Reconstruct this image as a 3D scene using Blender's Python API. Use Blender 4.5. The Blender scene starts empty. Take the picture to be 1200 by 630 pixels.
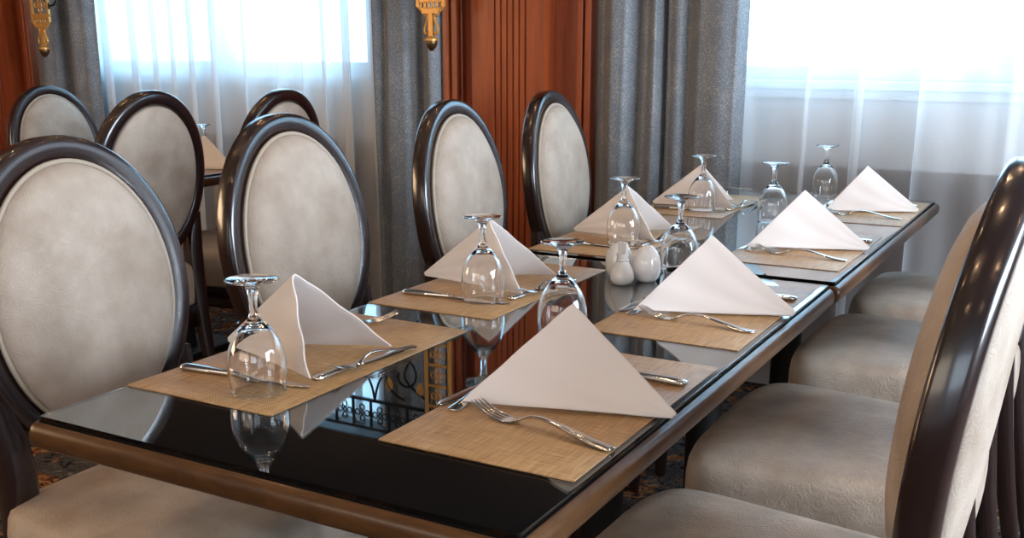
import bpy, bmesh, math, random
from mathutils import Vector, Matrix
sc = bpy.context.scene
COL = sc.collection
PI = math.pi
random.seed(7)

# ------------------------------------------------------------------ camera
cam_d = bpy.data.cameras.new('camera')
cam = bpy.data.objects.new('camera', cam_d)
COL.objects.link(cam)
sc.camera = cam
cam_d.sensor_width = 36.0
cam_d.sensor_fit = 'HORIZONTAL'
cam_d.lens = 36.0 * 1240.1 / 1200.0
cam_d.shift_x = 0.0
cam_d.shift_y = 78.3 / 1200.0
cam_d.clip_start = 0.05
TH, YAW = 0.2672, -0.5106
fw = Vector((math.sin(YAW) * math.cos(TH), math.cos(YAW) * math.cos(TH), -math.sin(TH)))
rt = Vector((math.cos(YAW), -math.sin(YAW), 0))
up = rt.cross(fw)
m = Matrix((rt, up, -fw)).transposed().to_4x4()
m.translation = Vector((1.1286, -0.8013, 1.1959))
cam.matrix_world = m

# ------------------------------------------------------------------ view, world, lights
sc.view_settings.view_transform = 'Standard'
sc.view_settings.look = 'None'
sc.view_settings.gamma = 1.0
sc.view_settings.use_curve_mapping = False
sc.view_settings.exposure = 0.0

world = bpy.data.worlds.new('daylight')
sc.world = world
world.use_nodes = True
bg = world.node_tree.nodes['Background']
bg.inputs[0].default_value = (0.40, 0.72, 1.0, 1)
bg.inputs[1].default_value = 10.0


def lamp(name, kind, loc, power, color, size=None, size_y=None, rot=(0, 0, 0), **kw):
    d = bpy.data.lights.new(name, kind)
    d.energy = power
    d.color = color
    if kind == 'AREA':
        d.shape = 'RECTANGLE'
        d.size = size
        d.size_y = size_y
    elif size is not None:
        d.shadow_soft_size = size
    for k, v in kw.items():
        setattr(d, k, v)
    o = bpy.data.objects.new(name, d)
    COL.objects.link(o)
    o.location = loc
    o.rotation_euler = rot
    return o


# daylight portals in the two window openings (sampling help only)
for nm, x0, x1 in (('portal', -3.3, -1.6), ('portal', -0.1, 1.7)):
    p = lamp(nm, 'AREA', ((x0 + x1) / 2, 3.04, 1.56), 1, (1, 1, 1), x1 - x0, 0.98, (-PI / 2, 0, 0))
    p.data.cycles.is_portal = True
# daylight window on the starboard side, then three added fill lights
lamp('side_window_light', 'AREA', (3.9, 0.9, 1.55), 300, (0.74, 0.86, 1.0), 2.6, 1.1, (PI / 2, 0, PI / 2))
lamp('rear_fill_light', 'AREA', (2.7, -3.9, 1.6), 40, (0.70, 0.85, 1.0), 2.2, 1.1, (PI / 2, 0, 0))  # added cool fill behind the camera, lifts the sheers below the sills
lamp('rear_fill_light', 'AREA', (-0.6, -3.9, 1.7), 45, (1.0, 0.84, 0.66), 3.2, 1.1, (PI / 2, 0, 0))  # added warm fill from behind, for faces turned towards the camera
lamp('left_fill_light', 'AREA', (-4.5, -1.2, 1.6), 75, (1.0, 0.70, 0.42), 2.0, 1.0, (PI / 2, 0, -PI / 2))  # unseen warm fill, added to brighten the fronts of the right-hand chairs
# warm recessed ceiling lamps
for i, x in enumerate((-3.3, -2.2, -1.1, -0.1, 0.9, 1.9)):
    for k, y in enumerate((-2.6, -1.5, -0.5, 0.5, 1.4, 2.1)):
        lamp('ceiling_spot', 'SPOT', (x + .2 * (k % 2), y, 2.39), 6.5, (1.0, 0.64, 0.36), 0.022, spot_size=2.3, spot_blend=0.7)

# ------------------------------------------------------------------ materials
def mat(name):
    mt = bpy.data.materials.new(name)
    mt.use_nodes = True
    nt = mt.node_tree
    return mt, nt, nt.nodes, nt.links, nt.nodes['Principled BSDF']


def setp(b, **kw):
    names = dict(col='Base Color', rough='Roughness', metal='Metallic', ior='IOR', trans='Transmission Weight', spec='Specular IOR Level',
                 coat='Coat Weight', coatr='Coat Roughness', sheen='Sheen Weight', sss='Subsurface Weight', alpha='Alpha')
    for k, v in kw.items():
        if k == 'col':
            v = (v[0], v[1], v[2], 1)
        b.inputs[names[k]].default_value = v


def plain(name, col, rough=0.5, **kw):
    mt, nt, n, l, b = mat(name)
    setp(b, col=col, rough=rough, **kw)
    return mt


def coords(nt, scale=(1, 1, 1), kind='Object'):
    tc = nt.nodes.new('ShaderNodeTexCoord')
    mp = nt.nodes.new('ShaderNodeMapping')
    mp.inputs['Scale'].default_value = scale
    nt.links.new(tc.outputs[kind], mp.inputs[0])
    return mp.outputs[0]


def noise(nt, vec, scale, detail=3, rough=0.5, dist=0.0):
    t = nt.nodes.new('ShaderNodeTexNoise')
    t.inputs['Scale'].default_value = scale
    t.inputs['Detail'].default_value = detail
    t.inputs['Roughness'].default_value = rough
    t.inputs['Distortion'].default_value = dist
    nt.links.new(vec, t.inputs['Vector'])
    return t.outputs['Fac']


def ramp(nt, fac, stops):
    r = nt.nodes.new('ShaderNodeValToRGB')
    el = r.color_ramp.elements
    while len(el) < len(stops):
        el.new(0.5)
    for e, (p, c) in zip(el, stops):
        e.position = p
        e.color = (c[0], c[1], c[2], 1)
    nt.links.new(fac, r.inputs[0])
    return r.outputs[0]


def bump(nt, b, h, strength=0.3, dist=0.002):
    bp = nt.nodes.new('ShaderNodeBump')
    bp.inputs['Strength'].default_value = strength
    bp.inputs['Distance'].default_value = dist
    nt.links.new(h, bp.inputs['Height'])
    nt.links.new(bp.outputs[0], b.inputs['Normal'])


def mathn(nt, op, a, bval):
    x = nt.nodes.new('ShaderNodeMath')
    x.operation = op
    for i, v in enumerate((a, bval)):
        if isinstance(v, (int, float)):
            x.inputs[i].default_value = v
        else:
            nt.links.new(v, x.inputs[i])
    return x.outputs[0]


def wood(name, dark, light, rough, scale=(14, 14, 1.2), coat=0.0):
    mt, nt, n, l, b = mat(name)
    v = coords(nt, scale)
    f = noise(nt, v, 2.2, 6, 0.6, 0.6)
    l.new(ramp(nt, f, [(0.3, dark), (0.7, light)]), b.inputs['Base Color'])
    setp(b, rough=rough, coat=coat, coatr=0.12)
    bump(nt, b, f, 0.05, 0.002)
    return mt


M = {}
M['panel_wood'] = wood('red_panel_wood', (0.20, 0.034, 0.008), (0.34, 0.068, 0.015), 0.32)
M['dado_wood'] = wood('dark_dado_wood', (0.030, 0.017, 0.013), (0.055, 0.030, 0.024), 0.4, (1.2, 14, 14))
M['rim_wood'] = wood('table_rim_wood', (0.052, 0.021, 0.007), (0.092, 0.040, 0.013), 0.32, (9, 9, 30), 0.1)
M['mahogany'] = wood('dark_mahogany', (0.008, 0.0032, 0.003), (0.017, 0.0060, 0.0055), 0.27, (10, 10, 3), 0.6)

M['rim_wood'].node_tree.nodes['Principled BSDF'].inputs['Specular IOR Level'].default_value = 0.28

# crinkled leatherette upholstery
mt, nt, n, l, b = mat('beige_leatherette')
v = coords(nt)
f1 = noise(nt, v, 30, 5, 0.62, 3.0)
f2 = noise(nt, v, 9, 3, 0.55)
l.new(ramp(nt, f2, [(0.3, (0.31, 0.235, 0.175)), (0.7, (0.47, 0.390, 0.318))]), b.inputs['Base Color'])
setp(b, rough=0.52, spec=0.4)
ridge = mathn(nt, 'ABSOLUTE', mathn(nt, 'SUBTRACT', f1, 0.5), 0)
crack = mathn(nt, 'MINIMUM', mathn(nt, 'MULTIPLY', ridge, 9.0), 1.0)
bump(nt, b, crack, 0.42, 0.0018)
M['leather'] = mt
M['piping'] = plain('beige_piping', (0.36, 0.29, 0.22), 0.5)

# woven place mat
mt, nt, n, l, b = mat('woven_mat')
v = coords(nt)
sep = nt.nodes.new('ShaderNodeSeparateXYZ')
l.new(v, sep.inputs[0])
sx = mathn(nt, 'SINE', mathn(nt, 'MULTIPLY', sep.outputs[0], 2 * PI / 0.0034), 0)
sy = mathn(nt, 'SINE', mathn(nt, 'MULTIPLY', sep.outputs[1], 2 * PI / 0.0034), 0)
wv = mathn(nt, 'MULTIPLY', sx, sy)
stx = noise(nt, coords(nt, (20, 320, 1)), 1.0, 2, 0.5)
sty = noise(nt, coords(nt, (320, 20, 1)), 1.0, 2, 0.5)
mixv = mathn(nt, 'ADD', mathn(nt, 'MULTIPLY', wv, 0.16), mathn(nt, 'MULTIPLY', mathn(nt, 'ADD', stx, sty), 0.5))
l.new(ramp(nt, mixv, [(0.28, (0.20, 0.100, 0.036)), (0.5, (0.40, 0.235, 0.098)), (0.72, (0.56, 0.375, 0.195))]), b.inputs['Base Color'])
setp(b, rough=0.38, spec=0.5)
bump(nt, b, wv, 0.35, 0.0006)
M['mat'] = mt

# cotton napkin
mt, nt, n, l, b = mat('white_cotton')
v = coords(nt)
f = noise(nt, v, 900, 1, 0.5)
setp(b, col=(0.745, 0.690, 0.660), rough=0.8, spec=0.2, sheen=0.15)
bump(nt, b, mathn(nt, 'ADD', mathn(nt, 'MULTIPLY', f, 0.15), noise(nt, v, 22, 3, 0.5)), 0.12, 0.002)
M['napkin'] = mt

M['black_top'] = plain('black_table_panel', (0.003, 0.0035, 0.005), 0.7, spec=0.05)
M['black_under'] = plain('black_table_frame', (0.006, 0.005, 0.005), 0.5)
M['glass_sheet'] = plain('table_glass', (0.93, 0.97, 0.97), 0.0, ior=1.5, trans=1.0)
M['goblet'] = plain('clear_goblet_glass', (1, 1, 1), 0.0, ior=1.48, trans=1.0)
M['steel'] = plain('polished_steel', (0.62, 0.60, 0.58), 0.16, metal=1.0)
M['porcelain'] = plain('white_porcelain', (0.74, 0.72, 0.70), 0.10, coat=0.4)
M['paper'] = plain('white_paper', (0.82, 0.81, 0.80), 0.7)
M['iron'] = plain('black_wrought_iron', (0.010, 0.010, 0.012), 0.35, metal=0.6)
M['gold'] = plain('antique_gold', (0.60, 0.30, 0.075), 0.36, metal=0.35)
M['dark_gold'] = plain('dark_bronze', (0.16, 0.085, 0.035), 0.35, metal=0.8)
M['paint'] = plain('pale_wall_paint', (0.72, 0.74, 0.76), 0.6)
M['frame_white'] = plain('white_window_frame', (0.70, 0.72, 0.72), 0.4)
M['ceiling'] = plain('ceiling_paint', (0.11, 0.11, 0.115), 0.8)
M['dark_wood_plain'] = plain('pelmet_wood', (0.016, 0.010, 0.009), 0.45)

# window pane: thin clear glass
mt, nt, n, l, b = mat('window_pane')
tr = n.new('ShaderNodeBsdfTransparent')
gl = n.new('ShaderNodeBsdfGlossy')
gl.inputs['Roughness'].default_value = 0.02
mx = n.new('ShaderNodeMixShader')
mx.inputs[0].default_value = 0.06
l.new(tr.outputs[0], mx.inputs[1])
l.new(gl.outputs[0], mx.inputs[2])
l.new(mx.outputs[0], n['Material Output'].inputs[0])
M['pane'] = mt

# sheer voile; the left window carries the denser cloth
def voile(name, cover):
    mt, nt, n, l, b = mat(name)
    tr = n.new('ShaderNodeBsdfTransparent')
    df = n.new('ShaderNodeBsdfDiffuse')
    tl = n.new('ShaderNodeBsdfTranslucent')
    df.inputs[0].default_value = (0.88, 0.90, 0.92, 1)
    tl.inputs[0].default_value = (0.80, 0.84, 0.88, 1)
    m1 = n.new('ShaderNodeMixShader')
    m1.inputs[0].default_value = 0.5
    l.new(df.outputs[0], m1.inputs[1])
    l.new(tl.outputs[0], m1.inputs[2])
    m2 = n.new('ShaderNodeMixShader')
    m2.inputs[0].default_value = cover
    l.new(tr.outputs[0], m2.inputs[1])
    l.new(m1.outputs[0], m2.inputs[2])
    l.new(m2.outputs[0], n['Material Output'].inputs[0])
    return mt


M['sheer'] = voile('white_voile', 0.56)
M['sheer_dense'] = voile('dense_white_voile', 0.72)

# grey damask drape
mt, nt, n, l, b = mat('grey_damask')
v = coords(nt)
fine = noise(nt, v, 210, 2, 0.6)
band = noise(nt, v, 16, 3, 0.55)
mask = mathn(nt, 'MULTIPLY', fine, mathn(nt, 'ADD', mathn(nt, 'MULTIPLY', band, 0.45), 0.62))
l.new(ramp(nt, mask, [(0.36, (0.112, 0.124, 0.145)), (0.47, (0.165, 0.175, 0.186)), (0.55, (0.26, 0.257, 0.235))]), b.inputs['Base Color'])
setp(b, rough=0.55, sheen=0.2)
M['drape'] = mt

# patterned carpet
mt, nt, n, l, b = mat('patterned_carpet')
v = coords(nt)
a = noise(nt, v, 26, 3, 0.6, 1.5)
c = noise(nt, coords(nt, (1, 1, 1)), 9, 2, 0.5, 1.0)
colA = ramp(nt, a, [(0.40, (0.010, 0.012, 0.020)), (0.50, (0.10, 0.085, 0.07)), (0.56, (0.02, 0.025, 0.045)), (0.66, (0.16, 0.15, 0.13))])
colB = ramp(nt, a, [(0.42, (0.015, 0.010, 0.010)), (0.52, (0.24, 0.09, 0.03)), (0.62, (0.28, 0.18, 0.09))])
mxc = n.new('ShaderNodeMix')
mxc.data_type = 'RGBA'
l.new(ramp(nt, c, [(0.52, (0, 0, 0)), (0.58, (1, 1, 1))]), mxc.inputs[0])
l.new(colA, mxc.inputs[6])
l.new(colB, mxc.inputs[7])
l.new(mxc.outputs[2], b.inputs['Base Color'])
setp(b, rough=0.95, spec=0.1)
M['carpet'] = mt

# ------------------------------------------------------------------ mesh helpers
class MB:
    def __init__(self):
        self.v = []
        self.f = []

    def add(self, vs, fs):
        o = len(self.v)
        self.v += [tuple(p) for p in vs]
        self.f += [tuple(i + o for i in f) for f in fs]

    def loft(self, rings, cap=True, closed=True):
        n = len(rings[0])
        vs = [p for r in rings for p in r]
        fs = []
        for i in range(len(rings) - 1):
            for j in range(n if closed else n - 1):
                k = (j + 1) % n
                fs.append((i * n + j, i * n + k, (i + 1) * n + k, (i + 1) * n + j))
        if cap and closed:
            fs.append(tuple(range(n - 1, -1, -1)))
            fs.append(tuple((len(rings) - 1) * n + j for j in range(n)))
        self.add(vs, fs)

    def loop(self, rings):
        """rings joined end to end (a torus)"""
        n = len(rings[0])
        k = len(rings)
        vs = [p for r in rings for p in r]
        fs = []
        for i in range(k):
            i2 = (i + 1) % k
            for j in range(n):
                j2 = (j + 1) % n
                fs.append((i * n + j, i * n + j2, i2 * n + j2, i2 * n + j))
        self.add(vs, fs)

    def box(self, a, b):
        x0, y0, z0 = a
        x1, y1, z1 = b
        vs = [(x0, y0, z0), (x1, y0, z0), (x1, y1, z0), (x0, y1, z0), (x0, y0, z1), (x1, y0, z1), (x1, y1, z1), (x0, y1, z1)]
        self.add(vs, [(0, 3, 2, 1), (4, 5, 6, 7), (0, 1, 5, 4), (1, 2, 6, 5), (2, 3, 7, 6), (3, 0, 4, 7)])

    def lathe(self, prof, seg=40, c=(0, 0, 0), closed=False):
        """prof: list of (r, z); r==0 ends collapse to a point"""
        rings = []
        for r, z in prof:
            rr = max(r, 1e-5)
            rings.append([(c[0] + rr * math.cos(2 * PI * j / seg), c[1] + rr * math.sin(2 * PI * j / seg), c[2] + z) for j in range(seg)])
        if closed:
            self.loop([list(x) for x in rings])
        else:
            self.loft(rings)

    def tube(self, path, r, seg=8, closed=False, sec=None, upv=None):
        P = [Vector(p) for p in path]
        n = len(P)
        rad = r if isinstance(r, (list, tuple)) else [r] * n
        T = []
        for i in range(n):
            if closed:
                t = P[(i + 1) % n] - P[i - 1]
            else:
                t = P[min(i + 1, n - 1)] - P[max(i - 1, 0)]
            T.append(t.normalized())
        u = Vector(upv) if upv else (Vector((0, 0, 1)) if abs(T[0].z) < 0.9 else Vector((1, 0, 0)))
        rings = []
        for i in range(n):
            u = (u - T[i] * u.dot(T[i]))
            u = u.normalized() if u.length > 1e-6 else T[i].orthogonal().normalized()
            w = T[i].cross(u)
            if sec:
                rings.append([P[i] + (u * a + w * b2) * rad[i] for a, b2 in sec])
            else:
                rings.append([P[i] + (u * math.cos(2 * PI * j / seg) + w * math.sin(2 * PI * j / seg)) * rad[i] for j in range(seg)])
        if closed:
            self.loop(rings)
        else:
            self.loft(rings)

    def build(self, name, material, parent=None, smooth=True, angle=40):
        me = bpy.data.meshes.new(name)
        me.from_pydata(self.v, [], self.f)
        bm = bmesh.new()
        bm.from_mesh(me)
        bmesh.ops.recalc_face_normals(bm, faces=bm.faces)
        if smooth:
            lim = math.radians(angle)
            for e in bm.edges:
                if len(e.link_faces) == 2 and e.calc_face_angle(0) > lim:
                    e.smooth = False
            for f in bm.faces:
                f.smooth = True
        bm.to_mesh(me)
        bm.free()
        me.materials.append(material)
        o = bpy.data.objects.new(name, me)
        COL.objects.link(o)
        if parent:
            o.parent = parent
        return o


def bevel(o, w, seg=2):
    md = o.modifiers.new('bevel', 'BEVEL')
    md.width = w
    md.segments = seg
    md.limit_method = 'ANGLE'
    return o


def tag(o, label, cat, group=None):
    o['label'] = label
    o['category'] = cat
    if group:
        o['group'] = group
    return o


def thing(name, label, cat, loc=(0, 0, 0), rz=0, group=None):
    o = bpy.data.objects.new(name, None)
    COL.objects.link(o)
    o.location = loc
    o.rotation_euler = (0, 0, rz)
    o.empty_display_size = 0.1
    return tag(o, label, cat, group)


def structure(o):
    o['kind'] = 'structure'
    return o


def copy_tree(o, parent=None):
    c = o.copy()
    COL.objects.link(c)
    if parent:
        c.parent = parent
    for ch in list(o.children):
        copy_tree(ch, c)
    return c


# ------------------------------------------------------------------ the setting
WY = 2.90           # face of the window wall
CZ = 2.42           # ceiling height
XL, XR, YB = -4.6, 4.1, -4.1


def boxes(name, lst, material, parent=None, bev=0):
    mb = MB()
    for a, b in lst:
        mb.box(a, b)
    o = mb.build(name, material, parent, smooth=False)
    if bev:
        bevel(o, bev)
    return o


structure(boxes('floor', [((XL - .1, YB - .1, -0.1), (XR + .1, WY + .2, 0))], M['carpet']))
structure(boxes('ceiling', [((XL - .1, YB - .1, CZ), (XR + .1, WY + .2, CZ + .1))], M['ceiling']))
structure(boxes('wall_left', [((XL - .1, YB, 0), (XL, WY, CZ))], M['panel_wood']))
structure(boxes('wall_right', [((XR, YB, 0), (XR + .1, WY, CZ))], M['paint']))
structure(boxes('wall_front', [((XL - .1, YB - .1, 0), (XR + .1, YB, CZ))], M['paint']))

# window wall with two openings, sill height 1.08, head 2.04
SILL, HEAD = 1.085, 2.04
W2 = (-3.28, -1.62)     # window behind the left tables
W1 = (-0.12, 1.72)      # window at the end of the long table
y0, y1 = WY, WY + .16
structure(boxes('wall_back', [((XL - .1, y0, 0), (XR + .1, y1, SILL)), ((XL - .1, y0, HEAD), (XR + .1, y1, CZ)),
                              ((XL - .1, y0, SILL), (W2[0], y1, HEAD)), ((W2[1], y0, SILL), (W1[0], y1, HEAD)),
                              ((W1[1], y0, SILL), (XR + .1, y1, HEAD))], M['paint']))


def window(n, x0, x1, mull):
    root = bpy.data.objects.new('window_%d' % n, None)
    COL.objects.link(root)
    structure(root)
    f = .045
    fl = [((x0, y0 + .03, SILL), (x1, y0 + .11, SILL + f)), ((x0, y0 + .03, HEAD - f), (x1, y0 + .11, HEAD)),
          ((x0, y0 + .03, SILL + f), (x0 + f, y0 + .11, HEAD - f)), ((x1 - f, y0 + .03, SILL + f), (x1, y0 + .11, HEAD - f))]
    for a, b in mull:
        fl.append(((a, y0 + .03, SILL + f), (b, y0 + .11, HEAD - f)))
    boxes('window_frame', fl, M['frame_white'], root, .006)
    boxes('window_sill', [((x0 - .06, y0 - .035, SILL - .03), (x1 + .06, y0 + .03, SILL)),
                          ((x0 - .04, y0 - .018, SILL - .062), (x1 + .04, y0, SILL - .03))], M['frame_white'], root, .005)
    boxes('window_pane', [((x0 + .01, y0 + .066, SILL + .02), (x1 - .01, y0 + .070, HEAD - .02))], M['pane'], root)


window(1, W1[0], W1[1], [(0.775, 0.88)])
window(2, W2[0], W2[1], [(-2.56, -2.40)])

# dark wooden dado under the windows with horizontal mouldings
for n_, (a, b) in enumerate(((XL, -3.62), (-3.62, -1.19), (-0.56, XR))):
    lst = [((a, WY - .022, 0), (b, WY, .80)), ((a, WY - .040, .775), (b, WY - .022, .80)), ((a, WY - .030, .735), (b, WY - .022, .75)),
           ((a, WY - .030, .69), (b, WY - .022, .70)), ((a, WY - .036, 0), (b, WY - .022, .12))]
    structure(boxes('trim_%d' % (n_ + 1), lst, M['dado_wood'], None, .004))


def pilaster(n, x0, x1, yf):
    """red wood pilaster: moulded edges, recessed cheeks and a fluted central board"""
    root = bpy.data.objects.new('trim_%d' % n, None)
    COL.objects.link(root)
    structure(root)
    w = x1 - x0
    boxes('backing_board', [((x0, yf + .08, 0), (x1, WY, CZ))], M['panel_wood'], root)
    # side mouldings: stepped profile
    for s in (0, 1):
        lst = []
        for o0, o1, d in ((0, .026, .0), (.026, .036, .018), (.036, .062, .008), (.062, .074, .03)):
            xa, xb = (x0 + o0, x0 + o1) if s == 0 else (x1 - o1, x1 - o0)
            lst.append(((xa, yf + .022 + d, 0), (xb, yf + .09, CZ)))
        boxes('edge_moulding', lst, M['panel_wood'], root, .005)
    # fluted centre
    c0, c1 = x0 + w * .235, x1 - w * .275
    mb = MB()
    prof = []
    W = c1 - c0
    f0, f1 = W * .30, W * .80
    nf = 6
    prof.append((c0, yf + .085))
    prof.append((c0, yf))
    prof.append((c0 + f0, yf))
    fl = (f1 - f0) / nf
    for i in range(nf):
        a = c0 + f0 + i * fl
        prof.append((a + fl * .10, yf))
        for k in range(7):
            t = k / 6
            prof.append((a + fl * (.10 + .34 * t), yf + .009 * math.sin(PI * t)))
        prof.append((a + fl * .50, yf))
    prof.append((c1, yf))
    prof.append((c1, yf + .085))
    mb.loft([[(x, y, 0) for x, y in prof], [(x, y, CZ) for x, y in prof]])
    mb.build('fluted_board', M['panel_wood'], root, smooth=False)
    return root


pilaster(4, -1.165, -0.535, 2.72)
pilaster(5, -4.15, -3.60, 2.74)
# pelmet box above both windows
structure(boxes('trim_6', [((XL, 2.64, 1.93), (XR, WY, CZ))], M['dark_wood_plain'], None, .01))


# ------------------------------------------------------------------ curtains
def cloth_strip(name, material, x0, x1, yc, z0, z1, fn, nx, nz=14, thick=0.0):
    mb = MB()
    rows = []
    for k in range(nz + 1):
        t = k / nz
        z = z0 + (z1 - z0) * t
        row = []
        for i in range(nx + 1):
            s = i / nx
            dx, dy = fn(s, t)
            row.append((x0 + (x1 - x0) * s + dx, yc + dy, z))
        rows.append(row)
    mb.loft(rows, cap=False, closed=False)
    o = mb.build(name, material)
    if thick:
        md = o.modifiers.new('solid', 'SOLIDIFY')
        md.thickness = thick
    return o


def sheer_fn(seed, n, k0, amp):
    """gathered voile: S-shaped folds that overlap themselves where the fabric is bunched"""
    rr = random.Random(seed)
    ph = [rr.uniform(0, 6.28) for _ in range(5)]

    def fn(s, t):
        th = 2 * PI * n * (s + .020 * math.sin(2 * PI * 2.2 * s + ph[0]) + .006 * (1 - t) * math.sin(2 * PI * 1.3 * s + ph[4]))
        g = .5 + .5 * math.sin(2 * PI * 1.7 * s + ph[1]) * math.cos(2 * PI * .9 * s + ph[2])
        k = k0 * (.35 + .9 * g)
        edge = min(1, s * 20, (1 - s) * 20)
        return edge * k / n * math.sin(th), edge * amp * (.5 + .5 * g) * math.cos(th + .4) + .004 * math.sin(3.1 * th + ph[3])
    return fn


o = cloth_strip('sheer_curtain', M['sheer_dense'], -3.30, -1.42, 2.80, 0.02, 1.945, sheer_fn(3, 13, .80, .030), 420)
tag(o, 'bluish white sheer curtain over the window behind the oval chairs on the left', 'curtain', 'sheer curtains')
o = cloth_strip('sheer_curtain', M['sheer'], -0.10, 1.75, 2.80, 0.02, 1.945, sheer_fn(9, 9, .42, .026), 420)
tag(o, 'white sheer curtain over the bright window beyond the far end of the long table', 'curtain', 'sheer curtains')


def drape_fn(folds, amp):
    """folds: list of (s, depth) control points joined by cosines"""
    def fn(s, t):
        for (a, da), (b, db) in zip(folds, folds[1:]):
            if a <= s <= b:
                u = (s - a) / (b - a)
                u = .5 - .5 * math.cos(PI * u)
                d = da + (db - da) * u
                break
        w = .006 * math.sin(9 * s + 5 * t)
        return .012 * math.sin(7 * t + 11 * s) * s * (1 - s), d * amp + w
    return fn


fold_r = [(0, .8), (.08, .1), (.17, -.6), (.23, -.5), (.30, .5), (.37, -.1), (.44, -.5), (.475, .95), (.52, .1), (.58, -.15), (.64, .35), (.74, -.4), (.86, -.55), (.95, -.3), (1, .6)]
o = cloth_strip('drape', M['drape'], -0.525, 0.03, 2.735, 0.015, 1.945, drape_fn(fold_r, .05), 160, 30, .004)
tag(o, 'wide grey damask drape between the wood pilaster and the bright window', 'curtain', 'grey damask drapes')
fold_l = [(0, .6), (.10, -.3), (.22, .3), (.33, -.5), (.50, -.4), (.60, .1), (.70, .9), (.80, .3), (.90, -.3), (1, .4)]
o = cloth_strip('drape', M['drape'], -1.50, -1.175, 2.735, 0.015, 1.945, drape_fn(fold_l, .045), 130, 30, .004)
tag(o, 'narrow grey damask drape hanging at the left edge of the central wood pilaster', 'curtain', 'grey damask drapes')
fold_f = [(0, .9), (.12, .1), (.30, -.5), (.42, -.3), (.52, .9), (.62, .2), (.76, -.6), (.9, -.2), (1, .5)]
o = cloth_strip('drape', M['drape'], -3.56, -3.10, 2.735, 0.015, 1.945, drape_fn(fold_f, .05), 130, 30, .004)
tag(o, 'grey damask drape in the far corner beside the wood panel and gold bracket', 'curtain', 'grey damask drapes')


# ------------------------------------------------------------------ wrought iron valance with gold brackets
def arc(c, r, a0, a1, n=14, y=0):
    return [(c[0] + r * math.cos(a0 + (a1 - a0) * i / n), y, c[1] + r * math.sin(a0 + (a1 - a0) * i / n)) for i in range(n + 1)]


def spiral(c, r0, r1, a0, a1, n=26):
    out = []
    for i in range(n + 1):
        t = i / n
        r = r0 + (r1 - r0) * t
        a = a0 + (a1 - a0) * t
        out.append((c[0] + r * math.cos(a), 0, c[1] + r * math.sin(a)))
    return out


def flower(mb, cx, cz, s, r):
    """four squarish petals round a ring, tied to the corners"""
    for k in range(4):
        a = PI / 2 * k
        px, pz = cx + s * .285 * math.cos(a), cz + s * .285 * math.sin(a)
        pet = []
        for i in range(14):
            q = 2 * PI * i / 14
            c, n = math.cos(q), math.sin(q)
            pet.append((px + s * .135 * math.copysign(abs(c) ** .7, c), 0, pz + s * .135 * math.copysign(abs(n) ** .7, n)))
        mb.tube(pet, r, 6, closed=True)
    mb.tube([(cx + s * .085 * math.cos(q), 0, cz + s * .085 * math.sin(q)) for q in [2 * PI * i / 10 for i in range(10)]], r, 6, closed=True)


def fine(pts, k=6):
    P = [Vector(p) for p in pts]
    out = []
    n = len(P)
    for i in range(n - 1):
        a, b, c, d = P[max(i - 1, 0)], P[i], P[i + 1], P[min(i + 2, n - 1)]
        for j in range(k):
            t = j / k
            out.append(.5 * ((2 * b) + (c - a) * t + (2 * a - 5 * b + 4 * c - d) * t * t + (3 * b - a - 3 * c + d) * t ** 3))
    out.append(P[-1])
    return out


VX0, VX1, VY = -3.30, -1.128, 2.615
val = thing('wrought_iron_valance', 'black wrought iron scrollwork valance with two gold brackets at the window behind the left chairs', 'window valance', (0, VY, 0))
for px in (VX0, VX1):
    mb = MB()
    hw = .056
    zt, zb = 1.93, (1.335 if px > -2 else 1.302)
    for sx in (-1, 1):
        mb.box((px + sx * hw - .006, -.006, zb), (px + sx * hw + .006, .006, zt))
    fl = MB()
    z = zb + .035
    while z + .085 < zt:
        mb.box((px - hw, -.005, z - .006), (px + hw, .005, z + .004))
        flower(fl, px, z + .043, .082, .0034)
        z += .088
    # pierced tray: rails, slanted cheeks and a row of small rings
    tw, bw_ = hw + .006, hw - .020
    mb.box((px - tw, -.008, zb + .026), (px + tw, .008, zb + .034))
    mb.box((px - bw_, -.008, zb - .024), (px + bw_, .008, zb - .014))
    for sx in (-1, 1):
        mb.tube([(px + sx * (tw - .004), 0, zb + .030), (px + sx * (hw - .004), 0, zb - .004), (px + sx * (bw_ - .002), 0, zb - .019)], .006, 8)
    for q in range(5):
        cx = px + (q - 2) * .0185
        mb.tube([(cx + .0075 * math.cos(2 * PI * t / 10), 0, zb + .006 + .0135 * math.sin(2 * PI * t / 10)) for t in range(10)], .0032, 6, closed=True)
    mb.box((px - .046, -.004, zb - .016), (px + .046, .004, zb - .006))
    mb.box((px - .052, -.004, zb + .018), (px + .052, .004, zb + .028))
    # stem and side scrolls down to the acorn
    mb.box((px - .009, -.007, zb - .11), (px + .009, .007, zb - .02))
    for s in (-1, 1):
        pth = [(px + s * (.012 + .016), 0, zb - .034), (px + s * .020, 0, zb - .026), (px + s * .016, 0, zb - .036), (px + s * .019, 0, zb - .052), (px + s * .029, 0, zb - .075), (px + s * .029, 0, zb - .090),
               (px + s * .020, 0, zb - .096), (px + s * .014, 0, zb - .088)]
        mb.tube(fine(pth, 4), .005, 8)
    mb.lathe([(0, -.130), (.012, -.128), (.026, -.120), (.026, -.114), (.014, -.104), (0, -.100)], 20, (px, 0, zb))
    fl.build('flower_panel', M['gold'], val)
    mb.build('gold_bracket', M['gold'], val)['label'] = 'pierced gold bracket with acorn drop'
    mb = MB()
    mb.lathe([(0, -.158), (.007, -.155), (.018, -.142), (.023, -.128), (.022, -.121), (0, -.119)], 20, (px, 0, zb))
    mb.build('acorn_finial', M['dark_gold'], val)
mb = MB()
xa, xb = VX0 + .065, VX1 - .065
mb.box((xa, -.006, 1.742), (xb, .006, 1.755))
mb.box((xa, -.006, 1.868), (xb, .006, 1.882))
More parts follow.
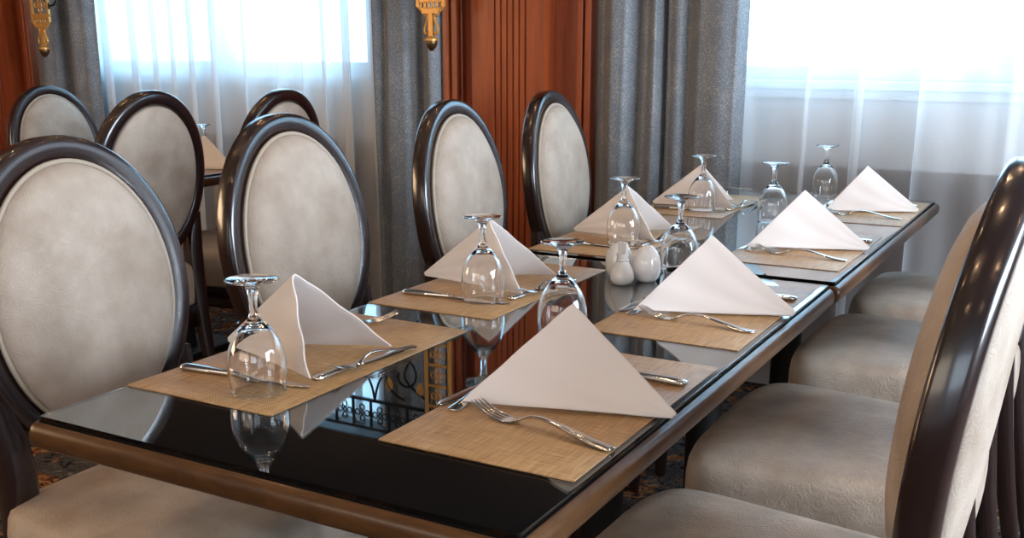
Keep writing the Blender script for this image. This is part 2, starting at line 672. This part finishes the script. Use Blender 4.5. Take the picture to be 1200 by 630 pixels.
nfl = 22
pw = (xb - xa) / nfl
for i in range(nfl):
    mb.box((xa + i * pw - .004, -.005, 1.75), (xa + i * pw + .004, .005, 1.872))
    flower(mb, xa + (i + .5) * pw, 1.812, .088, .0036)
mb.build('flower_rail', M['iron'], val)
mb = MB()
leaves = []
nb = 4
bw = (xb - xa) / nb
for i in range(nb):
    c = xa + (i + .5) * bw
    for s in (-1, 1):
        p = spiral((c + s * bw * .30, 1.615), .105, .026, PI / 2, PI / 2 + s * 2.6 * PI, 44)
        mb.tube(p, .0055, 7)
        p = spiral((c + s * bw * .10, 1.52), .075, .018, -PI / 2, -PI / 2 - s * 2.4 * PI, 40)
        mb.tube(p, .0048, 7)
        p = fine([(c, 0, 1.742), (c + s * bw * .04, 0, 1.67), (c + s * bw * .13, 0, 1.60), (c + s * bw * .28, 0, 1.50), (c + s * bw * .44, 0, 1.47), (c + s * bw * .5, 0, 1.50)])
        mb.tube(p, .005, 7)
        leaves.append((c + s * bw * .15, 1.700, s))
        leaves.append((c + s * bw * .46, 1.700, -s))
mb.tube(fine([(xa, 0, 1.70), (xa + .1, 0, 1.62), (xa + .04, 0, 1.5), (xa - .006, 0, 1.42), (xa + .0, 0, 1.36)]), .005, 7)
mb.tube(spiral((xa + .020, 1.415), .052, .012, PI * .9, PI * 2.9), .0045, 7)
mb.tube(spiral((xb - .012, 1.400), .045, .010, PI * .1, -PI * 1.9), .0045, 7)
mb.tube(fine([(xb, 0, 1.70), (xb - .1, 0, 1.62), (xb - .04, 0, 1.5), (xb - .0, 0, 1.42)]), .005, 7)
mb.build('scrollwork', M['iron'], val)
for (x, z, s) in leaves:
    mb = MB()
    out = [(0, 0), (.016, .012), (.022, .030), (.012, .052), (0, .066), (-.010, .046), (-.016, .028), (-.010, .010)]
    mb.loft([[(x + s * a, -.004, z - .01 - b2 * .9) for a, b2 in out], [(x + s * a * .8, .004, z - .01 - b2 * .9) for a, b2 in out]])
    mb.build('leaf', M['gold'], val)['label'] = 'small gold leaf'


# ------------------------------------------------------------------ tables
TZ = .75


def rrect(x0, x1, y0, y1, off, r, z, n=5):
    pts = []
    x0 -= off
    x1 += off
    y0 -= off
    y1 += off
    for cx, cy, a0 in ((x1 - r, y0 + r, -PI / 2), (x1 - r, y1 - r, 0), (x0 + r, y1 - r, PI / 2), (x0 + r, y0 + r, PI)):
        for i in range(n + 1):
            a = a0 + PI / 2 * i / n
            pts.append((cx + r * math.cos(a), cy + r * math.sin(a), z))
    return pts


def make_table(label, x0, x1, y0, y1):
    xc, yc = (x0 + x1) / 2, (y0 + y1) / 2
    root = thing('dining_table', label, 'table', (xc, yc, 0), 0, 'glass topped dining tables')
    a, b, c, d = x0 - xc, x1 - xc, y0 - yc, y1 - yc
    mb = MB()
    prof = [(.0018, .7425), (.0062, .7416), (.0102, .7375), (.0126, .7305), (.0126, .7205), (.0102, .7130), (.0055, .7090), (-.001, .7080), (-.03, .7080), (-.03, .736), (.0018, .736)]
    rings = [rrect(a, b, c, d, o, max(.003, .007 + o * .5), z) for o, z in prof]
    mb.loop(rings)
    mb.build('edge_band', M['rim_wood'], root, angle=50)['label'] = 'rounded brown wooden edge band'
    mb = MB()
    mb.loft([rrect(a, b, c, d, .0016, .006, .715), rrect(a, b, c, d, .0016, .006, .7432)])
    mb.build('top_panel', M['black_top'], root)
    mb = MB()
    mb.loft([rrect(a, b, c, d, -.001, .006, .7436), rrect(a, b, c, d, 0, .006, .7442), rrect(a, b, c, d, 0, .006, TZ - .0006), rrect(a, b, c, d, -.0008, .006, TZ)])
    mb.build('glass_top', M['glass_sheet'], root, angle=20)
    for s in (-1, 1):
        mb = MB()
        yy = s * (d - .28)
        mb.lathe([(0, .03), (.05, .03), (.045, .05), (.04, .66), (.07, .70), (.07, .715), (0, .715)], 24, (0, yy, 0))
        mb.build('pedestal', M['black_under'], root)
        o = boxes('base_plate', [((-.11, yy - .20, 0), (.11, yy + .20, .03))], M['black_under'], root, .008)
    return root


make_table('black glass topped table with brown wooden edge, nearest the camera', 0, .686, 0, 1.242)
make_table('black glass topped table pushed against the nearest one, ending below the bright window', .004, .690, 1.274, 2.574)
make_table('separate dark dining table behind the left row of oval chairs', -2.37, -1.69, 1.10, 2.42)

# ------------------------------------------------------------------ chairs
LEAN = math.radians(6.5)
OA, OB = .216, .262        # half width, half height of the oval
BZ = .808                  # centre height
BX = -.235


def bp(u, v, w):
    """oval-back plane to chair coordinates: u across, v up, w forward"""
    w = w + .28 * u * u
    return (BX - v * math.sin(LEAN) + w * math.cos(LEAN), u, BZ + v * math.cos(LEAN) + w * math.sin(LEAN))


def seat_outline(k, z, n=72):
    pts = []
    for i in range(n):
        t = 2 * PI * i / n
        c, s = math.cos(t), math.sin(t)
        e = .30
        x = math.copysign(abs(c) ** e, c)
        y = math.copysign(abs(s) ** e, s)
        hw = .245 + .030 * x          # wider in front
        pts.append(((.002 + .232 * x * (1 + .05 * (1 - y * y) * (x > 0))) * k + .002 * (1 - k), hw * y * k, z))
    return pts


def make_chair(label, loc, rz, group):
    root = thing('oval_back_chair', label, 'chair', loc, rz, group)
    # oval frame
    N = 72
    rings = []
    fwid, dep = .042, .042
    prof = [(0, -.36), (.10, -.50), (.3, -.56), (.7, -.56), (.92, -.50), (1, -.36), (1, .20), (.97, .30), (.90, .36), (.75, .42), (.5, .47), (.28, .48), (.12, .44), (.03, .34), (0, .22)]
    for i in range(N):
        t = 2 * PI * i / N
        ring = []
        for r, w in prof:
            k = fwid * r
            # inward normal of the ellipse
            nx, nz = math.cos(t) / OA, math.sin(t) / OB
            L = math.hypot(nx, nz)
            ring.append(bp(OA * math.cos(t) - k * nx / L, OB * math.sin(t) - k * nz / L, w * dep))
        rings.append(ring)
    mb = MB()
    mb.loop(rings)
    mb.build('back_frame', M['mahogany'], root, angle=50)
    # front cushion and rear panel
    ia, ib = OA - fwid - .002, OB - fwid - .002

    def dome(profile, flip=1):
        mb = MB()
        R = []
        for k, w in profile:
            R.append([bp(ia * k * math.cos(2 * PI * i / N), ib * k * math.sin(2 * PI * i / N), w) for i in range(N)])
        mb.loft(R)
        return mb
    cu = dome([(.98, -.004), (1.0, .008), (1.0, .016), (.985, .025), (.95, .034), (.88, .043), (.74, .052), (.55, .058), (.33, .061), (.12, .062), (.01, .062)]).build('back_cushion', M['leather'], root)
    mb = MB()
    mb.tube([bp((ia + .002) * math.cos(2 * PI * i / N), (ib + .002) * math.sin(2 * PI * i / N), .0205) for i in range(N)], .0040, 8, closed=True)
    mb.build('piping', M['piping'], cu)
    dome([(1.0, -.006), (1.0, -.016), (.985, -.022), (.93, -.027), (.8, -.031), (.5, -.034), (.2, -.035), (.01, -.035)]).build('back_panel', M['leather'], root)
    # seat
    mb = MB()
    R = [seat_outline(k, z) for k, z in ((.95, .375), (.99, .383), (1.0, .405), (1.006, .44), (1.003, .470), (.992, .492), (.972, .505), (.93, .513), (.82, .520), (.6, .526), (.4, .529), (.2, .5305), (.02, .531))]
    mb.loft(R)
    mb.build('seat_cushion', M['leather'], root)
    mb = MB()
    mb.loft([seat_outline(k, z) for k, z in ((.90, .300), (.955, .300), (.965, .306), (.965, .372), (.955, .3755), (.90, .3755))])
    mb.build('seat_rail', M['mahogany'], root)
    # legs
    for s in (-1, 1):
        mb = MB()
        mb.lathe([(0, 0), (.013, 0), (.015, .01), (.017, .05), (.023, .25), (.025, .262), (.021, .27), (.027, .285), (.029, .30), (.029, .33), (0, .33)], 20, (.195, s * .205, 0))
        mb.build('leg', M['mahogany'], root)
        mb = MB()
        path = [(-.300, s * .150, 0), (-.272, s * .153, .12), (-.246, s * .158, .26), (-.226, s * .163, .38), (-.212, s * .168, .48), (-.205, s * .172, .56), (-.206, s * .178, .62), (-.211, s * .186, .68)]
        rad = [.015, .017, .020, .023, .026, .027, .024, .016]
        sec = [(math.copysign(abs(math.cos(q)) ** .6, math.cos(q)) * 1.0, math.copysign(abs(math.sin(q)) ** .6, math.sin(q)) * 1.0) for q in [2 * PI * i / 16 for i in range(16)]]
        mb.tube(path, rad, 16, sec=sec, upv=(1, 0, 0))
        mb.build('leg', M['mahogany'], root)
    return root


GL = 'oval-backed chairs along the left side of the long table'
GR = 'oval-backed chairs along the right side of the long table'
GF = 'oval-backed chairs at the separate table'
proto = make_chair('cream oval-backed chair at the near left corner of the long table, seat below its corner', (-.095, .335, 0), 0, GL)
proto.scale = (1, 1, .990)
spots = [
    (-.095, .880, 0, .996, 'second cream oval-backed chair along the left side, in front of the sheer curtain', GL),
    (-.095, 1.535, .05, .997, 'cream oval-backed chair in front of the narrow drape and pilaster edge', GL),
    (-.095, 2.085, .06, 1, 'cream oval-backed chair before the red wood pilaster, farthest on the left side', GL),
    (.789, .450, PI, 1.012, 'large chair seen edge-on at lower right, nearest on the right side of the long table', GR),
    (.775, 1.090, PI, 1, 'chair with broad cream seat, second from the camera on the right side', GR),
    (.775, 1.775, PI, 1, 'chair third from the camera on the right side, seat below the table joint', GR),
    (.775, 2.395, PI, 1, 'chair farthest on the right side of the long table, seat beside the window wall', GR),
    (-1.655, 1.495, PI, 1, 'tan oval-backed chair seen from behind, just past the nearest left chair', GF),
    (-1.675, 2.110, PI, .985, 'tan oval-backed chair with only its top arc showing before the sheer curtain', GF),
    (-2.44, 2.130, 0, .975, 'pale oval-backed chair in the far left corner before the grey drape', GF),
]
CH = [proto]
for (x, y, rz, sz, lab, g) in spots:
    c = copy_tree(proto)
    c.location = (x, y, 0)
    c.rotation_euler = (0, 0, rz)
    c.scale = (1, 1, sz)
    c['label'] = lab
    c['group'] = g
    CH.append(c)

# ------------------------------------------------------------------ place settings
# builders leave one object at the origin; settings copy it
MT = .0013      # place mat thickness
MZ = TZ + MT


def mat_mesh():
    mb = MB()
    a, b, r = .128, .236, .003
    mb.loft([rrect(-a, a, -b, b, 0, r, 0), rrect(-a, a, -b, b, 0, r, MT - .0004), rrect(-a, a, -b, b, -.0004, r, MT)])
    return mb


def goblet_mb():
    outer = [(.0, .1480), (.031, .1478), (.0335, .1470), (.0340, .1460), (.0330, .1450), (.026, .1432), (.016, .1405), (.010, .1365), (.0072, .131), (.0058, .122), (.0052, .110), (.0054, .100), (.0066, .0935),
             (.0085, .0895), (.0105, .0865), (.0150, .0825), (.0220, .0755), (.0290, .0660), (.0345, .0550), (.0375, .0430), (.0385, .0320), (.0378, .0200), (.0360, .0090), (.0345, .0012), (.0340, .0002)]
    inner = [(.0334, .0002), (.0332, .0012), (.0346, .0090), (.0363, .0200), (.0370, .0320), (.0360, .0430), (.0330, .0545), (.0275, .0648), (.0205, .0735), (.0130, .0788), (.0060, .0808), (0, .0814)]
    mb = MB()
    def zz(z):
        return z * 1.13 if z < .0865 else .0977 + (z - .0865) * (.0563 / .0615)
    mb.lathe([(r * 1.03, zz(z)) for r, z in outer + inner], 56)
    return mb


def loft_flat(mb, st, n=12, e=.75):
    """st: (x, half width, z, half thickness)"""
    rings = []
    for x, hw, z, ht in st:
        r = []
        for i in range(n):
            a = 2 * PI * i / n
            c, s = math.cos(a), math.sin(a)
            r.append((x, hw * math.copysign(abs(c) ** e, c), z + ht * math.copysign(abs(s) ** e, s)))
        rings.append(r)
    mb.loft(rings)


def smooth_st(st, k=4):
    out = []
    n = len(st)
    for i in range(n - 1):
        p0, p1, p2, p3 = st[max(i - 1, 0)], st[i], st[i + 1], st[min(i + 2, n - 1)]
        for j in range(k):
            t = j / k
            out.append(tuple(.5 * ((2 * b) + (-a + c) * t + (2 * a - 5 * b + 4 * c - d) * t * t + (-a + 3 * b - 3 * c + d) * t ** 3) for a, b, c, d in zip(p0, p1, p2, p3)))
    out.append(st[-1])
    return out


def fork_mb(s=1.0):
    """handle end at x=0, tines to +x; rests on z=0"""
    mb = MB()
    st = [(0, .004, .0022, .0012), (.003, .0085, .0022, .0016), (.012, .0105, .0024, .0018), (.035, .0092, .0050, .0018), (.065, .0062, .0105, .0019), (.095, .0042, .0150, .0020), (.118, .0034, .0140, .0021),
          (.134, .0038, .0082, .0019), (.145, .0085, .0034, .0012), (.153, .0118, .0018, .0010), (.163, .0125, .0018, .0009)]
    loft_flat(mb, [tuple(q * s for q in t) for t in smooth_st(st)], 12)
    for k in range(4):
        yo = (-.0098 + .0065 * k)
        ts = [(.159, .0021, .0018, .0009), (.175, .0019, .0040, .0010), (.190, .0017, .0082, .0010), (.203, .0014, .0140, .0009), (.209, .0007, .0172, .0005)]
        rings = []
        for x, hw, z, ht in smooth_st(ts, 3):
            rings.append([(x * s, (yo * (1 - .08 * (x - .159) / .05) + hw * math.cos(2 * PI * i / 8)) * s, (z + ht * math.sin(2 * PI * i / 8)) * s) for i in range(8)])
        mb.loft(rings)
    return mb


def knife_handle_mb(s=1.0):
    mb = MB()
    st = [(0, .003, .0042, .0020), (.003, .0080, .0042, .0036), (.012, .0098, .0044, .0042), (.04, .0088, .0044, .0040), (.075, .0068, .0042, .0034), (.095, .0055, .0040, .0030), (.104, .0062, .0038, .0026)]
    loft_flat(mb, [tuple(q * s for q in t) for t in smooth_st(st)], 12)
    return mb


def knife_blade_mb(s=1.0):
    mb = MB()
    st = [(.102, .0058, .0030, .0016), (.112, .0075, .0024, .0012), (.135, .0092, .0020, .0010), (.175, .0098, .0020, .0009), (.20, .0088, .0020, .0008), (.213, .0060, .0020, .0007), (.219, .0015, .0020, .0005)]
    loft_flat(mb, [(x * s, hw * s, z * s, ht * s) for x, hw, z, ht in smooth_st(st)], 10, .9)
    return mb


def napkin_obj(leg, phi, seed, layers=2):
    """tent-folded napkin: ridge from A (origin, on the table) up to the apex, open towards +x"""
    rr = random.Random(seed)
    hyp = leg * math.sqrt(2)
    A = Vector((0, 0, 0))
    px = leg * leg / (hyp * math.cos(phi))
    P = Vector((px, 0, math.sqrt(leg * leg - px * px)))
    B1 = Vector((hyp * math.cos(phi), -hyp * math.sin(phi), 0))
    B2 = Vector((hyp * math.cos(phi), hyp * math.sin(phi), 0))
    ph = [rr.uniform(0, 6.28) for _ in range(6)]
    mb = MB()

    def sheet(inset, off, e, lift):
        def q(v):
            v = max(-1, min(1, v))
            return P + ((B1 if v < 0 else B2) - P) * abs(v)
        NU, NV = 22, 56
        rows = []
        for iu in range(NU + 1):
            u = .035 + (1 - .035 - inset) * iu / NU
            row = []
            for iv in range(NV + 1):
                v = -1 + 2 * iv / NV
                pos = sum((q(v * (1 - inset * .6) + e * k / 3) for k in range(-3, 4)), Vector()) / 7
                p = A + (pos - A) * u
                av = abs(v)
                nrm = (B1 - A).cross(P - A).normalized() if v < 0 else (P - A).cross(B2 - A).normalized()
                if nrm.y * (-1 if v < 0 else 1) < 0:
                    nrm = -nrm
                bl = u * (1 - u * .55) * av * (1 - av) * 4
                soft = min(1, av * 6)
                amp = .007 * bl + .0022 * math.sin(9 * u + 4 * v + ph[0]) * u * av + .0016 * math.sin(17 * v + 6 * u + ph[1]) * u
                p = p + nrm * (amp * soft + off)
                p.z = max(p.z, 0) + lift
                # bottom hem drops to the table, corners soften
                row.append(p)
            rows.append(row)
        mb.loft(rows, cap=False, closed=False)
    sheet(0.0, .0, .075, .003)
    if layers > 1:
        sheet(0.03, -.0036, .075, .0018)
    o = mb.build('folded_napkin', M['napkin'], angle=70)
    md = o.modifiers.new('solid', 'SOLIDIFY')
    md.thickness = .0026
    md.offset = 0
    md = o.modifiers.new('round', 'BEVEL')
    md.width = .0009
    md.segments = 2
    md.limit_method = 'ANGLE'
    md.angle_limit = math.radians(60)
    return o


P_MAT = mat_mesh().build('place_mat', M['mat'])
P_GOB = goblet_mb().build('goblet', M['goblet'], angle=60)
P_FORK = fork_mb().build('dinner_fork', M['steel'])
P_KNIFE = knife_handle_mb().build('dinner_knife', M['steel'])
kb = knife_blade_mb().build('blade', M['steel'], P_KNIFE)
P_DFORK = fork_mb(.84).build('dessert_fork', M['steel'])
P_DKNIFE = knife_handle_mb(.90).build('dessert_knife', M['steel'])
kb = knife_blade_mb(.90).build('blade', M['steel'], P_DKNIFE)
USED = set()


def put(src, loc, rz, label, cat, group):
    if src.name in USED:
        o = copy_tree(src)
    else:
        o = src
        USED.add(src.name)
    o.location = loc
    o.rotation_euler = (0, 0, rz)
    return tag(o, label, cat, group)


def aim(src, handle, tip, z, label, cat, group):
    """lay a piece of cutlery with its handle end at one point, pointing to another"""
    a = math.atan2(tip[1] - handle[1], tip[0] - handle[0])
    return put(src, (handle[0], handle[1], z), a, label, cat, group)


# seat: side, mat centre y, mat rotation, mat centre x, goblet, napkin corner A, napkin yaw, half angle, leg, where
SEATS = [
    ('L', .376, .0, .128, (.176, .207), (-.034, .365), -.02, .355, .187, 'at the nearest left place, by the table corner'),
    ('L', .925, .0, .124, (.170, .803), (-.040, .918), .12, .340, .188, 'at the second left place of the long table'),
    ('L', 1.530, .03, .118, (.163, 1.452), (-.015, 1.545), .10, .360, .180, 'at the third left place, just behind the porcelain shakers'),
    ('L', 2.160, .03, .105, (.148, 2.036), (-.022, 2.080), .33, .360, .178, 'at the farthest left place of the long table'),
    ('R', .375, .0, .549, (.404, .655), (.709, .370), PI - .081, .385, .195, 'at the nearest right place, in the foreground'),
    ('R', .945, .0, .546, (.383, 1.232), (.702, .956), PI + .04, .385, .197, 'at the second right place, before the table joint'),
    ('R', 1.615, .0, .545, (.368, 1.965), (.689, 1.637), PI + .055, .385, .197, 'at the third right place, just past the table joint'),
    ('R', 2.262, .0, .558, (.370, 2.532), (.691, 2.292), PI + .127, .385, .188, 'at the farthest right place, below the bright window'),
]
GM, GG, GN = 'woven place mats on the long table', 'upturned goblets on the long table', 'folded napkins on the long table'
GC = 'cutlery on the long table'
for i, (sd, yc, mr, xc, gob, A, ny, phi, leg, where) in enumerate(SEATS):
    put(P_MAT, (xc, yc, TZ), mr, 'tan woven place mat ' + where, 'place mat', GM)
    gz = MZ
    tag_g = put(P_GOB, (gob[0], gob[1], gz if sd == 'L' else TZ), 0, 'upside-down clear goblet ' + where, 'glass', GG)
    nk = napkin_obj(leg + .003, phi, 11 + i, 1 if sd == 'L' else 2)
    nk.location = (A[0], A[1], MZ + .001)
    nk.rotation_euler = (0, 0, ny)
    tag(nk, 'white napkin folded into a tent ' + where, 'napkin', GN)
    if sd == 'L':
        k = yc - .376
        aim(P_KNIFE, (.010, .231 + k), (.194, .246 + k), MZ, 'dinner knife ' + where, 'knife', GC)
        aim(P_FORK, (-.020, .455 + k), (.115, .605 + k), MZ, 'dinner fork ' + where, 'fork', GC)
        aim(P_DKNIFE, (.214, .276 + k), (.232, .475 + k), MZ, 'dessert knife ' + where, 'knife', GC)
        aim(P_DFORK, (.246, .474 + k), (.221, .300 + k), MZ + .0045, 'dessert fork ' + where, 'fork', GC)
    else:
        k = yc - .375
        fh, ft = ((.678, .238), (.471, .278)) if i == 4 else ((.668, .250 + k), (.469, .272 + k))
        aim(P_FORK, fh, ft, MZ, 'dinner fork ' + where, 'fork', GC)
        aim(P_KNIFE, (.668, .505 + k), (.46, .520 + k), MZ, 'dinner knife ' + where, 'knife', GC)
        aim(P_DKNIFE, (.434, .470 + k), (.419, .270 + k), MZ, 'dessert knife ' + where, 'knife', GC)
        aim(P_DFORK, (.444, .262 + k), (.446, .460 + k), MZ, 'dessert fork ' + where, 'fork', GC)

# setting on the separate table
far = 'on the separate table behind the left chairs'
put(P_MAT, (-1.82, 2.14, TZ), 0, 'tan woven place mat ' + far, 'place mat', None)
put(P_GOB, (-1.97, 2.27, TZ), 0, 'upside-down clear goblet ' + far, 'glass', None)
nk = napkin_obj(.19, .385, 40)
nk.location = (-1.69, 2.14, MZ + .001)
nk.rotation_euler = (0, 0, PI)
tag(nk, 'white folded napkin ' + far, 'napkin')

# ------------------------------------------------------------------ cruet group in the middle of the long table
mb = MB()
mb.lathe([(0, 0), (.0165, 0), (.0205, .003), (.0232, .010), (.0232, .018), (.0205, .028), (.0155, .038), (.0122, .0445), (.0128, .0462), (.0128, .0475), (.0112, .0485), (.0108, .052), (.0120, .060),
          (.0110, .060), (.0098, .052), (.0092, .046), (0, .044)], 40)
o = mb.build('toothpick_holder', M['porcelain'])
o.location = (.331, 1.060, TZ)
tag(o, 'small white porcelain vase-shaped holder standing in front of the two egg shakers', 'toothpick holder')
for (dx, dy, w, lean, lab) in ((-.0052, .001, .0040, -.05, 'narrow white paper toothpick sleeve standing in the porcelain holder'),
                               (.0040, -.001, .0058, .06, 'wide white paper toothpick sleeve standing in the porcelain holder')):
    mb = MB()
    mb.loft([[(-w, -.002, 0), (w, -.002, 0), (w, .002, 0), (-w, .002, 0)], [(-w * 1.15, -.0022, .036), (w * 1.15, -.0022, .036), (w * 1.15, .0022, .036), (-w * 1.15, .0022, .036)]])
    p = mb.build('paper_sleeve', M['paper'], smooth=False)
    p.location = (.331 + dx, 1.060 + dy, TZ + .0455)
    p.rotation_euler = (0, lean, -.5)
    tag(p, lab, 'toothpick sleeve', 'toothpick sleeves')
egg = [(0, 0), (.016, 0), (.0195, .0015), (.0238, .008), (.0272, .019), (.0282, .029), (.0272, .040), (.0242, .051), (.0195, .060), (.013, .067), (.007, .0705), (0, .0715)]
for (x, y, lab) in ((.362, 1.108, 'egg-shaped white porcelain shaker right of the toothpick holder'),
                    (.302, 1.112, 'egg-shaped white porcelain shaker half hidden behind the toothpick holder')):
    mb = MB()
    mb.lathe(egg, 36)
    o = mb.build('egg_shaker', M['porcelain'])
    o.location = (x, y, TZ)
    tag(o, lab, 'salt shaker', 'egg-shaped shakers')
